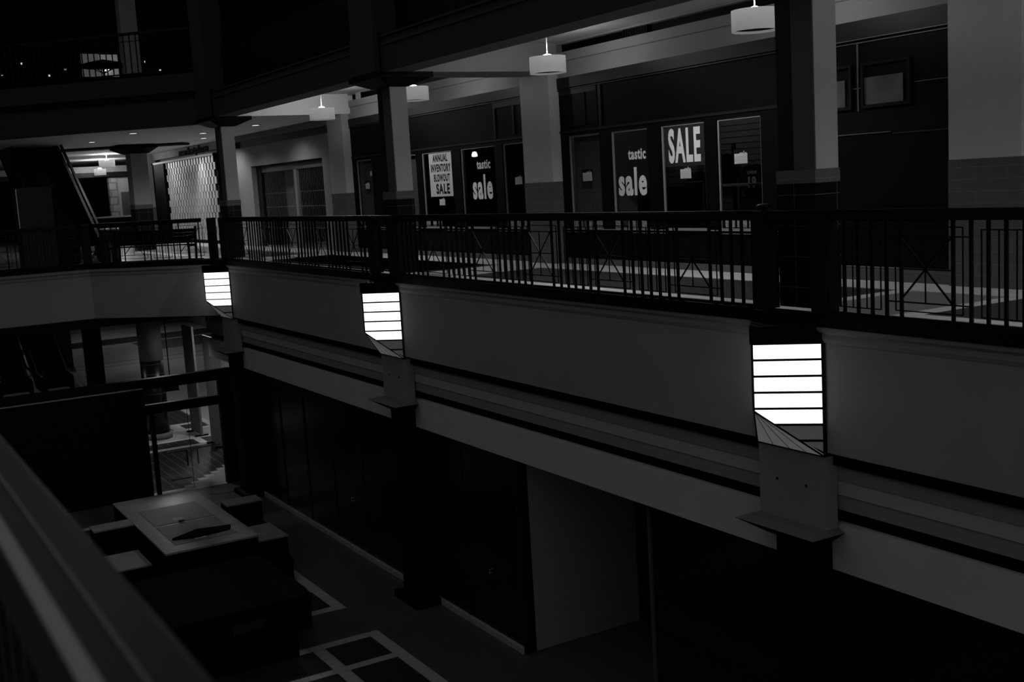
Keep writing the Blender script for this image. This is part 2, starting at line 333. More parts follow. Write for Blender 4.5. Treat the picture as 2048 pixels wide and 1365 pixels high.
# ------------------------------------------------------------------ atrium columns
colnames = ['beside the nearest wall lamp', 'above the middle wall lamp', 'at the angled corner beyond']
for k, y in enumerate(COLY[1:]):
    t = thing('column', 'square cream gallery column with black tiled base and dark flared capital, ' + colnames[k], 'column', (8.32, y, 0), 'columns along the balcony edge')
    box('shaft', mat('column_plaster', .34, .85, .1), 8.185, 8.48, y-.245, y+.03, 1.44, 3.12, parent=t); lab(box('shaded_atrium_face', mat('column_shade_tone', .06, .8, .1), 8.168, 8.1845, y-.245, y+.03, 1.44, 3.12, parent=t), 'atrium face with its shade put into the colour')  # darker atrium face: its weaker light is put into the colour
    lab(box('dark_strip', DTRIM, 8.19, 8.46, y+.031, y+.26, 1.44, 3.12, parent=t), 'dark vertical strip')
    lab(box('tile_band', TILEL, 8.16, 8.49, y-.255, y+.27, 1.31, 1.439, parent=t), 'beige tile band')
    box('tiled_base', TILEB, 8.165, 8.485, y-.25, y+.265, .102, 1.309, parent=t)
    b = BM(); frustum(b, (8.12, 8.53, y-.3, y+.32, 3.125), (7.86, 8.80, y-.56, y+.58, 3.24)); bx(b, 7.84, 8.82, y-.58, y+.60, 3.24, 3.325)
    lab(obj('capital', b, BLACK, t), 'black flared capital')
    # third floor continuation
    t3 = thing('upper_column', 'dim third floor column rising above the balcony column ' + colnames[k], 'column', (8.1, y, 3.94), 'third floor columns')
    box('shaft', UPPER, 7.88, 8.35, y-.42, y+.48, 3.94, 9.4, parent=t3)
    box('pedestal', UPPER, 7.86, 7.948, y-.44, y+.5, 3.34, 3.939, parent=t3)
    # lower column
    t2 = thing('lower_column', ['dark lower storey column with flared capital under the nearest lamp', 'dark lower storey column with flared capital under the middle lamp', 'dark lower storey column with flared capital under the farthest lamp'][k], 'column', (8.1, y, ZL), 'lower storey columns')
    b = BM(); prism(b, [(8.0, y-.24), (8.0, y+.24), (8.12, y+.36), (8.36, y+.36), (8.36, y-.36), (8.12, y-.36)], ZL+.12, -2.2); obj('shaft', b, BLACK, t2)
    box('plinth', BLACK, 7.9, 8.36, y-.45, y+.45, ZL, ZL+.119, parent=t2)
    b = BM(); frustum(b, (7.98, 8.15, y-.34, y+.34, -2.22), (7.72, 8.15, y-.55, y+.55, -2.06)); obj('capital', b, BLACK, t2); b = BM(); frustum(b, (7.72, 8.15, y-.55, y+.55, -2.059), (7.86, 8.15, y-.47, y+.47, -2.03)); lab(obj('capital_slab', b, mat('slab_grey', .10), t2), 'grey sloping slab')
    b = BM(); bx(b, 8.0, 8.149, y-.46, y+.46, -2.029, -1.30); lab(obj('pedestal_block', b, PLASTER, t2), 'plain grey block under the lamp')
    b = BM(); tube(b, (7.99, y-.2, -1.63), (8.0, y-.2, -1.63), .014); tube(b, (7.99, y+.2, -1.63), (8.0, y+.2, -1.63), .014); obj('bolt', b, BLACK, t2)

# ------------------------------------------------------------------ wall lamps
def sconce(y, label, L):
    t = thing('wall_lamp', label, 'wall lamp', (8, y, -1.29), 'wedge wall lamps on the balcony fascia')
    w = .46; x = XF-.012; ax = XF-w-.01
    zt = -.185; za = -.84; zb = -1.29; n = 7; h = (zt-zb)/n
    # black cap
    b = BM(); prism(b, [(x, y-w-.02), (ax-.03, y), (x, y+w+.02), (XF+.01, y+w+.02), (XF+.01, y-w-.02)], zt, -.02); bx(b, 7.82, XF, y-.3, y+.3, -.02, .10); lab(obj('cap', b, BLACK, t), 'black metal cap')
    box('back_plate', BLACK, XF-.011, XF-.001, y-w-.03, y+w+.03, zb, zt, parent=t)
    for side in (-1, 1):
        for i in range(n):
            z1 = zt - i*h; z0 = z1 - h
            def zc(s): return za + (zb-za)*s        # cut line: s=0 apex, 1 wall
            b = BM(); poly = []
            def P(s, z): return (ax + (x-ax)*s, y + side*w*s, z)
            pts = []
            g = .006
            if z0 >= za: pts = [P(.015, z1-g), P(.985, z1-g), P(.985, z0+g), P(.015, z0+g)]
            else:
                s0 = (z0+g-za)/(zb-za); s1 = max(0, (z1-g-za)/(zb-za))
                pts = [P(max(s1+.01, .015), z1-g), P(.985, z1-g)]
                if s0 < .97: pts += [P(.985, z0+g), P(s0+.015, z0+g)]
                else: pts += [P(.985, z1-g-.10)]
                if s1 == 0: pts.append(P(.015, za+.004))
            v = [b.verts.new(p) for p in pts]; f = b.faces.new(v)
            r = bmesh.ops.extrude_face_region(b, geom=[f]); vv = [e for e in r['geom'] if isinstance(e, bmesh.types.BMVert)]
            bmesh.ops.translate(b, vec=(.012, -side*.012, 0), verts=vv)
            o = obj('glass_pane', b, SCON if i < 5 else SCON2, t)
            if i >= 5: lab(o, 'dim lower pane')
    # sloping lower facet with fan of bars
    b = BM(); A = Vector((ax, y, za)); B = Vector((x, y-w, zb)); Cc = Vector((x, y+w, zb))
    v = [b.verts.new(p) for p in (A, B, Cc)]; b.faces.new(v); v2 = [b.verts.new(p+Vector((.012, 0, .012))) for p in (A, B, Cc)]; b.faces.new(v2[::-1])
    for i in range(3): b.faces.new((v[i], v2[i], v2[(i+1) % 3], v[(i+1) % 3]))
    lab(obj('lower_pane', b, L, t), 'sloping triangular lower pane')
    b = BM(); r = .007
    for side in (-1, 1):
        for i in range(n+1):
            z = zt - i*h
            s = 0 if z >= za else (z-za)/(zb-za)
            if s < 1: bar(b, (ax+(x-ax)*s-.004, y+side*w*s, z), (x-.004, y+side*w, z), .022, .012)
        bar(b, (x, y+side*w, zt), (x, y+side*w, zb), .012, .012); bar(b, A, (x, y+side*w, zb), .014, .012)
    bar(b, (ax, y, zt), A, .016, .016); bar(b, B, Cc, .012, .012)
    for q in (.25, .5, .75): bar(b, A, B.lerp(Cc, q), .006, .006)
    obj('frame', b, BLACK, t)
    # lit tube inside and side-wash
    b = BM(); tube(b, (7.86, y, -.30), (7.86, y, -.85), .03); obj('fluorescent_tube', b, DISC, t)
    return t
FACET = mat('sconce_streaked_glass', .16, .25, .5, emit=.07, noise=.0)
for k, y in enumerate(COLY[1:]):
    sconce(y, ['large bright wedge wall lamp at the right, nearest', 'bright wedge wall lamp in the middle of the fascia', 'bright wedge wall lamp at the far left corner'][k], FACET)

# ------------------------------------------------------------------ railings
def railing(path, label, detail=True, first_x=6.9, cap=True):
    """path: two plan points; bars and inset panels between them"""
    p0, p1 = Vector((*path[0], 0)), Vector((*path[1], 0)); d = (p1-p0); L = d.length; d.normalize(); n = Vector((-d.y, d.x, 0))
    t = thing('railing', label, 'railing', p0, 'black iron railings')
    def at(s, z, o=0): return p0 + d*s + n*o + Vector((0, 0, z))
    b = BM()
    for s0, s1, w, z0, z1 in ((0, L, .055, .985, 1.05), (0, L, .04, 1.05, 1.065)):
        q = [at(s0, z0, -w), at(s1, z0, -w), at(s1, z0, w), at(s0, z0, w), at(s0, z1, -w), at(s1, z1, -w), at(s1, z1, w), at(s0, z1, w)]
        v = [b.verts.new(x) for x in q]
        for f in ((0,3,2,1),(4,5,6,7),(0,1,5,4),(1,2,6,5),(2,3,7,6),(3,0,4,7)): b.faces.new([v[i] for i in f])
    obj('handrail', b, IRON, t)
    b = BM(); bar(b, at(0, .975), at(L, .975), .016, .03); obj('top_rail', b, IRON, t)
    b = BM(); bar(b, at(0, .114), at(L, .114), .022, .035); obj('bottom_rail', b, IRON, t)
    def scal(s): return p0.y + s if abs(d.y) > .9 else s
    per = 1.528
    ss = []; k = -30
    base = (first_x - p0.y) % per if abs(d.y) > .99 else .6
    s = base - per
    balm = None; rods = None; xm = None
    while s < L + per:
        # cross panel occupies [s-.538, s]; bars follow above
        bars = [s + .163*i for i in range(0, 7)]; bars[-1] = s + per - .538
        for q in bars:
            if .02 < q < L-.02:
                b = BM(); bar(b, at(q, .125), at(q, .968), .026, .026); obj('baluster', b, IRON, t)
        a0, a1 = s-.538, s
        if a0 > .02 and a1 < L-.02:
            b = BM(); o = .018
            for z in (.83, .55, .261): bar(b, at(a0-(.163 if z < .3 or z > .8 else 0), z, o), at(a1+(.163 if z < .3 or z > .8 else 0), z, o), .012, .010)
            bar(b, at(a0, .83, o), at(a1, .27, o), .016, .010); bar(b, at(a0, .27, o), at(a1, .83, o), .016, .010)
            m = (a0+a1)/2; bar(b, at(m, .83, o), at(m, .261, o), .011, .009)
            e = .08
            for z in (.906, .178): bar(b, at(a0-e, z, -o), at(a1+e, z, -o), .010, .010)
            for q in (a0-e, a1+e): bar(b, at(q, .178, -o), at(q, .906, -o), .010, .010)
            obj('crossed_panel', b, IRON, t)
        g = s + .245
        if g > .02 and g+.486 < L-.02:
            b = BM()
            for z in (.888, .172): bar(b, at(g, z, -.018), at(g+.486, z, -.018), .010, .010)
            for q in range(4): bar(b, at(g+.162*q, .172, -.018), at(g+.162*q, .888, -.018), .010, .010)
            obj('scroll_panel', b, IRON, t)
        s += per
    return t
spans = [(-5.9, 7.70, 'black iron railing section at the right edge, past the nearest column'), (8.68, 17.10, 'black iron railing section between the nearest and middle columns'), (18.085, 26.3, 'black iron railing section between the middle and far columns')]
for a, c, l in spans: railing(((XF, a), (XF, c)), l)
railing(((7.74, 27.35), (5.73, 29.49)), 'black iron railing along the angled end of the gallery'); railing(((5.36, 29.70), (-1.5, 29.70)), 'black iron railing at the far left in front of the escalator')
# posts where the railings meet the columns
def post(x, y, label, knob=True):
    t = thing('newel_post', label, 'post', (x, y, 0), 'black railing posts')
    box('post', IRON, x-.085, x+.085, y-.095, y+.095, .101, 1.06, parent=t)
    if knob:
        b = BM(); lathe(b, [(.001, 1.061), (.03, 1.061), (.03, 1.09), (.075, 1.10), (.08, 1.115), (.05, 1.13), (.001, 1.132)], 20, x, y); obj('cap', b, IRON, t, True)
for y, nm in ((8.58, 'just left of the nearest column'), (7.80, 'just right of the nearest column'), (17.98, 'left of the middle column'), (17.2, 'right of the middle column'), (26.42, 'right of the far corner column')):
    post(XF, y, 'square black railing post ' + nm, y == 8.58)
post(7.93, 27.12, 'square black railing post left of the far corner column', False); post(5.56, 29.68, 'square black railing post at the far bend in the gallery', False)
for k, y in enumerate(COLY[1:3]):
    tag(box('handrail_bridge', IRON, 7.945, 8.055, (7.90, 17.30)[k], (8.48, 17.88)[k], .985, 1.06), 'short black handrail passing in front of the %s column' % ['nearest', 'middle'][k], 'handrail', 'handrail pieces at the columns')

# ------------------------------------------------------------------ pendant lamps
def pendant(x, y, zt, dia, label, power, ztop=ZC):
    t = thing('pendant_lamp', label, 'pendant lamp', (x, y, zt), 'drum pendant lamps over the gallery')
    r = dia/2; z0 = zt-.25
    b = BM(); lathe(b, [(r, z0), (r, zt), (r-.008, zt), (r-.008, z0), (r, z0)], 40, x, y); obj('shade', b, SHADE, t, True)
    b = BM(); lathe(b, [(.001, z0+.03), (r-.01, z0+.03), (r-.01, z0+.035), (.001, z0+.035)], 32, x, y); lab(obj('diffuser', b, SHADEI, t), 'dark underside')
    b = BM(); tube(b, (x, y, zt+.03), (x, y, ztop-.02), .008); tube(b, (x, y, ztop-.03), (x, y, ztop-.001), .06, 16); obj('cord', b, ALU, t)
    b = BM(); lathe(b, [(.001, zt-.06), (.07, zt-.05), (.085, zt), (.06, zt+.03), (.001, zt+.045)], 20, x, y); obj('bulb', b, BULB, t, True)
    b = BM(); bar(b, (x-.2, y-.03, zt+.0), (x+.2, y+.03, zt+.0), .01, .01); bar(b, (x, y-r+.01, zt-.01), (x, y+r-.01, zt-.01), .01, .01); obj('spider', b, ALU, t)
    lamp('lamp_light', 'POINT', (x, y, zt+.10), power, .08, parent=None)
    return t
pendant(9.9, 10.68, 3.35, .56, 'white drum pendant lamp at the upper right, nearest and partly behind a column', 26)
pendant(9.9, 15.28, 3.35, .56, 'white drum pendant lamp with long cord, second from the right', 26)
pendant(9.9, 19.95, 3.35, .56, 'white drum pendant lamp touching the middle column in view', 26)
pendant(9.9, 24.58, 3.34, .56, 'white drum pendant lamp hanging farthest left in the shop gallery', 26)
pendant(9.9, 1.4, 3.35, .56, 'white drum pendant lamp outside the right of the frame', 26)
pendant(9.9, 6.0, 3.35, .56, 'white drum pendant lamp beyond the right edge of the view', 26)
# recessed downlights
def downlight(x, y, z, label, e=0):
    t = thing('downlight', label, 'ceiling light', (x, y, z), 'recessed round downlights')
    b = BM(); lathe(b, [(.001, z-.012), (.10, z-.012), (.10, z-.002), (.001, z-.002)], 24, x, y); obj('lens', b, DISC, t)
    b = BM(); lathe(b, [(.10, z-.016), (.125, z-.014), (.13, z-.001), (.10, z-.001), (.10, z-.016)], 24, x, y); obj('trim_ring', b, ALU, t)
    if e: lamp('downlight_beam', 'SPOT', (x, y, z-.03), e, .08, (0, 0, -1), 150)
downlight(10.07, 29.62, ZB, 'round recessed downlight right of the far corner column', 80)
downlight(9.52, 32.52, ZB, 'upper of two downlights left of the far corner column', 120); downlight(10.30, 35.17, ZB, 'lower of two downlights left of the far corner column', 120)
downlight(7.08, 35.33, ZB, 'round recessed downlight in the ceiling at the far left', 100)
for y, nm in ((3.7, 'outside the right of the view'), (12.98, 'between the two right pendants'), (22.2, 'between the two left pendants')):  # lamps added behind the beam to brighten gallery floor and signs
    if nm.startswith('above') or nm.startswith('hidden'): z = ZB
    else: z = ZC
    downlight(9.35, y, z, 'added unseen downlight in the gallery ceiling ' + nm, 350)
downlight(10.0, 38.6, ZB, 'added round downlight in front of the slatted shutter', 240); downlight(10.0, 42.6, ZB, 'added round downlight in front of the far end of the slatted shutter', 240)  # two lamps added to brighten the shutter wall
downlight(7.4, 31.6, ZB, 'added round downlight above the space behind the bench', 60)  # lamp added to light the far gallery
# louvre boxes in the slot above the shops
def vent(y0, y1, z0, z1, label, m=DTRIM, x=XS):
    t = thing('ceiling_vent', label, 'vent', (x, (y0+y1)/2, z0))
    b = BM(); bx(b, x+.05, x+.119, y0, y1, z0, z1); obj('box', b, BLACK, t)
    b = BM(); bx(b, x+.04, x+.05, y0, y1, z1-.008, z1); bx(b, x+.04, x+.05, y0, y1, z0, z0+.008); bx(b, x+.04, x+.05, y0, y0+.012, z0, z1); bx(b, x+.04, x+.05, y1-.012, y1, z0, z1); obj('frame', b, m, t)
    b = BM(); n = 9
    for i in range(1, n): bx(b, x+.043, x+.05, y0+(y1-y0)*i/n-.008, y0+(y1-y0)*i/n+.008, z0+.015, z1-.015)
    obj('slat', b, m, t)
vent(14.65, 15.27, 3.64, 3.762, 'dark louvred vent in the black slot above the sale shop')
# exit-like sign fitting in the slot of the second bay
t = thing('emergency_light', 'small twin headed fitting in the black slot beside the middle column', 'light fitting', (11.3, 25.7, 3.65))
b = BM(); bx(b, 11.3, 11.42, 25.55, 25.85, 3.63, 3.76); obj('housing', b, BLACK, t)
for dy in (-.1, 0, .1):
    b = BM(); bx(b, 11.28, 11.299, 25.7+dy-.035, 25.7+dy+.03, 3.62, 3.77); obj('lens', b, PAPER, t)

# ------------------------------------------------------------------ shopfronts
def frame_rect(b, x0, x1, ya, yb, za, zb, w):
    bx(b, x0, x1, ya, yb, zb-w, zb); bx(b, x0, x1, ya, yb, za, za+w); bx(b, x0, x1, ya, ya+w, za+w, zb-w); bx(b, x0, x1, yb-w, yb, za+w, zb-w)
def shop(label, y0, y1, wins, name='shopfront'):
    """wins: list of (ya, yb, kind)"""
    t = thing(name, label, 'shopfront', (XS, (y0+y1)/2, 0), 'dark framed shopfronts')
    lab(box('header_band', mat('bronze_header', .011, .5, .2), XS-.03, XS+.1, y0, y1, 3.02, 3.199, parent=t), 'brown header band')
    b = BM(); bx(b, XS, XS+.08, y0, y1, 2.30, 3.019); obj('transom_panel', b, BLACK, t)
    b = BM(); bx(b, XS-.02, XS, y0, y1, 2.26, 2.30); bx(b, XS-.03, XS-.001, y0, y1, 2.985, 3.005); obj('moulding', b, DTRIM, t)
    b = BM(); bx(b, XS-.005, XS+.08, y0, y1, 2.205, 2.2599)
    ys = sorted([(a, c) for a, c, _ in wins]); cur = y0
    for a, c in ys: bx(b, XS-.005, XS+.08, cur, a, .1, 2.205); cur = c
    bx(b, XS-.005, XS+.08, cur, y1, .1, 2.205); obj('mullions', b, BLACK, t)
    b = BM()
    for a, c in ys: bx(b, XS, XS+.08, a, c, .1, .60); obj('bulkhead', b, BLACK, t); b = BM()
    b.free()
    lab(box('plinth', TILEL, XS-.07, XS+.08, y0, y1, .004, .099, parent=t), 'tiled plinth')
    b = BM(); bx(b, XS-.04, XS-.006, y0+.02, y1-.02, .595, .607); bx(b, XS-.02, XS-.006, y0+.02, y1-.02, .55, .558); lab(obj('sill', b, ALU, t), 'thin bright sill')
    for a, c, kind in wins:
        b = BM(); frame_rect(b, XS+.02, XS+.05, a, c, .6, 2.205, .03); f = obj('window_frame', b, ALU if kind != 'door' else DTRIM, t)
        box('glass', GLASS, XS+.033, XS+.037, a+.03, c-.03, .63, 2.175, parent=f)
        if kind == 'curtain': lab(box('blind', CURTAIN, XS+.12, XS+.13, a, c, .6, 2.2, parent=t), 'grey closed blind')
    return t
shopA = shop('sports shop front with large SALE signs, right of the tiled pier', 11.42, 17.145, [(15.98, 16.92, 'curtain'), (14.69, 15.67, 'g'), (13.33, 14.36, 'g'), (12.14, 13.06, 'g')])
for a, c in ((16.35, 17.05), (16.0, 16.3)):
    box('upper_panel', DWOOD, XS-.012, XS-.001, a, c, 2.36, 2.9, parent=shopA)
b = BM(); bx(b, XS-.02, XS-.0, 15.88, 15.95, 2.31, 2.98); bx(b, XS-.02, XS, 16.0, 17.1, 2.90, 2.98); obj('panel_trim', b, DTRIM, shopA)
shopB = shop('shop front with ANNUAL INVENTORY BLOWOUT SALE poster, left of the tiled pier', 18.105, 26.375, [(25.25, 26.15, 'curtain'), (22.89, 24.3, 'curtain'), (21.22, 22.62, 'g'), (19.48, 20.87, 'g'), (18.25, 19.18, 'g')])
b = BM(); bx(b, XS-.02, XS, 19.36, 19.42, 2.31, 2.98); bx(b, XS-.02, XS, 18.15, 19.36, 2.88, 2.98); bx(b, XS-.02, XS, 18.66, 18.72, 2.36, 2.88); obj('panel_trim', b, DTRIM, shopB)
# dark closed shop at the right
t = thing('closed_shopfront', 'closed dark wood shop front with two framed display panels, right of the nearest column', 'shopfront', (XS, 10.1, 0))
box('wall_panel', DWOOD, XS, XS+.1, 8.90, 11.41, .17, 2.974, parent=t)
lab(box('header_band', mat('bronze_header', .02), XS-.03, XS+.1, 8.90, 11.41, 2.975, 3.199, parent=t), 'brown header band')
b = BM(); bx(b, XS-.04, XS-.031, 8.91, 11.41, 2.965, 2.975); bx(b, XS-.02, XS-.001, 8.91, 11.41, 2.925, 2.935); bx(b, XS-.015, XS-.001, 8.89, 9.5, 2.372, 2.382); bx(b, XS-.015, XS-.001, 10.33, 10.5, 2.376, 2.386)
bx(b, XS-.015, XS-.001, 9.87, 11.4, 1.815, 1.827); bx(b, XS-.012, XS-.001, 8.89, 9.85, 1.795, 1.800); bx(b, XS-.015, XS-.001, 10.365, 10.385, 2.1, 2.92); obj('bead', b, mat('bead_metal', .16, .35, .4), t)
for ya, yb in ((9.56, 10.31), (10.47, 11.40)):
    b = BM(); frame_rect(b, XS-.035, XS-.001, ya, yb, 2.13, 2.68, .035); f = obj('display_frame', b, DTRIM, t)
    lab(box('display_panel', mat('display_sheet', .12, .4, .4, noise=.4, nscale=2.5), XS-.012, XS-.002, ya+.12, yb-.035, 2.17, 2.5, parent=f), 'grey display sheet')
box('bulkhead', BLACK, XS-.1, XS-.001, 8.92, 11.41, .17, 1.79, parent=t)
lab(box('plinth', TILEL, XS-.12, XS+.05, 8.90, 11.41, .004, .168, parent=t), 'tiled plinth'); box('plinth_lip', ALU, XS-.125, XS-.101, 8.89, 11.40, .169, .178, parent=t)
# wall with gated opening, far bay
t = struct(box('wall_right', CREAM, XS, XS+.3, 27.325, 28.32, .0, ZB-.001)); struct(box('wall_right', CREAM, XS, XS+.3, 34.0, 35.5, 0, ZB-.001)); struct(box('wall_right', CREAM, XS, XS+.3, 28.321, 33.999, 2.38, ZB-.001))
b = BM(); bx(b, XS-.03, XS-.001, 27.33, 35.5, 2.98, 3.15); struct(obj('trim_40', b, BLACK)); struct(box('trim_41', STRIPD, XS-.1, XS-.001, 27.33, 35.5, 3.151, 3.325))
struct(box('wall_right', SHOPIN, 13.2, 13.3, 28, 37, .0, 3.2)); struct(box('wall_right', LOGREY, 12.3, 12.5, 33.2, 33.9, 0, 2.6))
t = thing('security_gate', 'folding metal grille gate closed across the opening in the cream wall', 'gate', (11.5, 31.1, 0))
box('hood', mat('gate_hood', .09, .6, .2), 11.48, 11.6, 28.34, 33.6, 2.17, 2.35, parent=t); box('centre_post', ALU, 11.48, 11.56, 30.75, 30.95, .05, 2.17, parent=t)
box('jamb', DTRIM, 11.45, 11.6, 33.6, 33.99, .01, 2.37, parent=t); box('track', ALU, 11.48, 11.55, 28.34, 33.6, .005, .03, parent=t)
b = BM()
for i in range(46):
    y = 28.4 + i*.113
    tube(b, (11.52, y, .03), (11.52, y, 2.17), .006, 6)
for z in (.55, .8, 1.15, 1.55):
    tube(b, (11.52, 28.36, z), (11.52, 33.58, z), .005, 6)
obj('grille', b, GRILLE, t)
# ------- patterned shutter wall and its sign
struct(box('wall_right', DWOOD, XS+.12, XS+.3, 36.4, 45.68, 0, 3.32)); struct(box('wall_right', CREAM, XS-.0, XS+.119, 37.0, 45.6, 3.07, 3.32))
t = thing('rolling_shutter', 'pale shutter of staggered upright slats closed across the far shop', 'shutter', (XS, 41, 0))
box('header', DTRIM, XS-.05, XS+.1, 37.6, 45.68, 2.90, 2.972, parent=t); box('side_frame', BLACK, XS-.04, XS+.1, 43.95, 45.6, .001, 2.899, parent=t)
b = BM(); bx(b, XS+.09, XS+.11, 37.65, 43.94, .1, 2.899); obj('backing', b, INK, t)
SH = mat('shutter_slat', .42, .35, .5, noise=.2, nscale=3); b = BM()
for rI in range(12):
    z0 = .12 + rI*.233; off = .17 if rI % 2 else 0
    y = 37.7 + off
    while y < 43.75:
        bx(b, XS+.03, XS+.06, y, y+.21, z0, z0+.231); y += .34
obj('slats', b, SH, t)
lamp('shutter_wash', 'SPOT', (10.7, 39.2, 3.25), 60, .05, (.5, .05, -1), 60)
text('shop_sign', 'marketplace', 41.6, 38.1, 2.99, 3.30, XS-.01, INK, None, .008, .05); tag([o for o in C.objects if o.name == 'shop_sign'][0], 'black channel letters reading marketplace above the slatted shutter', 'sign')
# pier left of the shutter
t = thing('pier', 'cream wall pier with tiled base left of the slatted shutter', 'pier', (XS, 46, 0), 'wall piers between the shops')
box('shaft', CREAM, XS-.15, XS+.3, 45.7, 46.9, 1.31, ZB-.01, parent=t); box('tiled_base', TILEL, XS-.16, XS+.3, 45.69, 46.91, .005, 1.309, parent=t)
box('conduit', ALU, XS-.17, XS-.161, 46.5, 46.6, 1.32, 2.5, parent=t)
t = thing('pier', 'cream wall pier with tiled base behind the far corner column', 'pier', (XS, 36, 0), 'wall piers between the shops')
box('shaft', CREAM, XP, XS+.3, 35.51, 36.39, 1.44, ZB-.01, parent=t); box('tiled_base', TILEL, XP-.01, XS+.3, 35.505, 36.395, .005, 1.439, parent=t)
# shop interiors
struct(box('wall_right', SLAT, 13.35, 13.4, 11.5, 17.1, 0, 2.9)); struct(box('wall_right', SHOPIN, 13.35, 13.4, 18.2, 26.3, 0, 2.9))
for y in (11.41, 17.3, 18.2, 26.5): struct(box('wall_right', SHOPIN, 11.42, 13.34, y-.05+.0, y+.03, 0, 2.9))
struct(box('ceiling', SHOPIN, 11.42, 13.34, 11.45, 26.4, 2.9, 2.95))
lamp('shop_light', 'POINT', (12.3, 14.9, 2.7), 7, .1); lamp('shop_light', 'POINT', (12.4, 20.6, 2.7), 1.2, .1)
t = thing('shop_spotlight', 'small bright shop light at the top of the window left of the pier', 'spotlight', (11.5, 20.6, 2.1))
b = BM(); lathe(b, [(.001, 2.02), (.055, 2.03), (.06, 2.06), (.04, 2.12), (.001, 2.13)], 16, 11.55, 20.72); obj('lamp_head', b, DISC, t); b = BM(); tube(b, (11.55, 20.72, 2.13), (11.55, 20.72, 2.89), .008); obj('stem', b, IRON, t)
# signs in shop A
X0 = XS+.03
t = thing('sale_banner', 'large capital letter SALE banner hanging in the third shop window', 'sign', (XS, 13.8, 1.6)); box('sheet', ACRYL, X0-.006, X0-.002, 13.37, 14.29, 1.565, 2.165, parent=t); text('letters', 'SALE', 14.20, 13.45, 1.615, 2.14, X0-.006, VINYL, t, .035)
t = tag(text('window_lettering', 'sale', 15.54, 14.79, 1.145, 1.60, X0, VINYL, None, .034), 'big white lower case sale lettering on the sports shop window', 'sign')
tag(text('window_lettering', 'tastic', 15.25, 14.79, 1.72, 1.89, X0, VINYL, None, .028), 'small white tastic lettering on the sports shop window, right of the pier', 'sign')
t = thing('sale_poster', 'pale poster with black letters reading ANNUAL INVENTORY BLOWOUT SALE', 'poster', (XS, 21.8, 1.26)); box('sheet', POSTER, X0-.006, X0-.002, 21.31, 22.33, 1.26, 2.165, parent=t)
for s, y1, y0, z0, z1 in (('ANNUAL', 22.15, 21.48, 1.98, 2.14), ('INVENTORY', 22.25, 21.36, 1.77, 1.94), ('BLOWOUT', 22.14, 21.42, 1.57, 1.73), ('SALE', 22.06, 21.45, 1.31, 1.53)):
    text('letters', s, y1, y0, z0, z1, X0-.006, INK, t, .042, .002)
tag(text('window_lettering', 'sale', 20.47, 19.68, 1.17, 1.66, X0, VINYL, None, .034), 'big white lower case sale lettering on the window left of the pier', 'sign')
tag(text('window_lettering', 'tastic', 20.26, 19.72, 1.765, 1.94, X0, VINYL, None, .028), 'small white tastic lettering on the window left of the pier', 'sign')
def notice(y1, y0, z0, z1, label, border=False):
    t = thing('paper_notice', label, 'notice', (XS, (y0+y1)/2, z0), 'small paper notices taped inside the windows')
    if border: box('backing', INK, X0-.004, X0-.002, y0-.02, y1+.02, z0-.02, z1+.06, parent=t)
    box('sheet', PAPER, X0-.008, X0-.005, y0, y1, z0, z1, parent=t)
    text('letters', 'sale', (y0+y1)/2+.02, y0+.01, z1-.035, z1+.035, X0-.009, PAPER, t, .05, .002)
    b = BM()
    for i in range(4): bx(b, X0-.0095, X0-.0085, y0+.02, y1-.02, z1-.05-i*.025, z1-.046-i*.025)
    obj('print', b, mat('grey_print', .2), t)
notice(16.56, 16.29, 1.42, 1.56, 'small white notice on the blind right of the tiled pier', True); notice(13.94, 13.69, 1.38, 1.52, 'small white notice under the large SALE banner')
notice(12.72, 12.45, 1.55, 1.69, 'small white notice high in the rightmost sports shop window', True); notice(21.95, 21.70, 1.075, 1.20, 'small white notice below the ANNUAL INVENTORY poster')
notice(18.81, 18.56, 1.425, 1.56, 'small white notice in the window just left of the tiled pier'); notice(25.74, 25.50, 1.51, 1.64, 'small notice on the door left of the middle column', True)
notice(25.42, 25.21, 1.81, 1.91, 'upper notice on the door left of the middle column')
# leaflets along the sill
k = 0; LW = ['leftmost ', 'second ', 'third ', 'fourth ', 'fifth ']; seen = {}
for y1, wall in ((16.85, .2), (16.55, .2), (16.25, .2), (15.65, .17), (15.3, .17), (14.95, .17), (12.95, .2), (12.7, .2), (12.45, .2), (22.70, .26), (19.15, .2), (18.85, .2), (18.55, .2), (22.3, .15), (22.05, .15)):
    places = ['behind the blind window', 'in the lower case sale window', 'in the rightmost window', 'in the poster window', 'in the window beside the pier']
    pl = places[0] if y1 > 16 and y1 < 17 else places[1] if y1 < 16 and y1 > 14 else places[2] if y1 < 14 else places[3] if y1 > 22 else places[4]
    o = box('leaflet', mat('printed_leaflet', .22, .8, .1, noise=.5, nscale=25), X0-.012, X0-.004, y1-wall, y1, .645, .775)
    seen[pl] = seen.get(pl, -1)+1; tag(o, LW[seen[pl]] + 'printed leaflet standing on the sill ' + pl, 'leaflet', 'leaflets on the sill ' + pl); k += 1
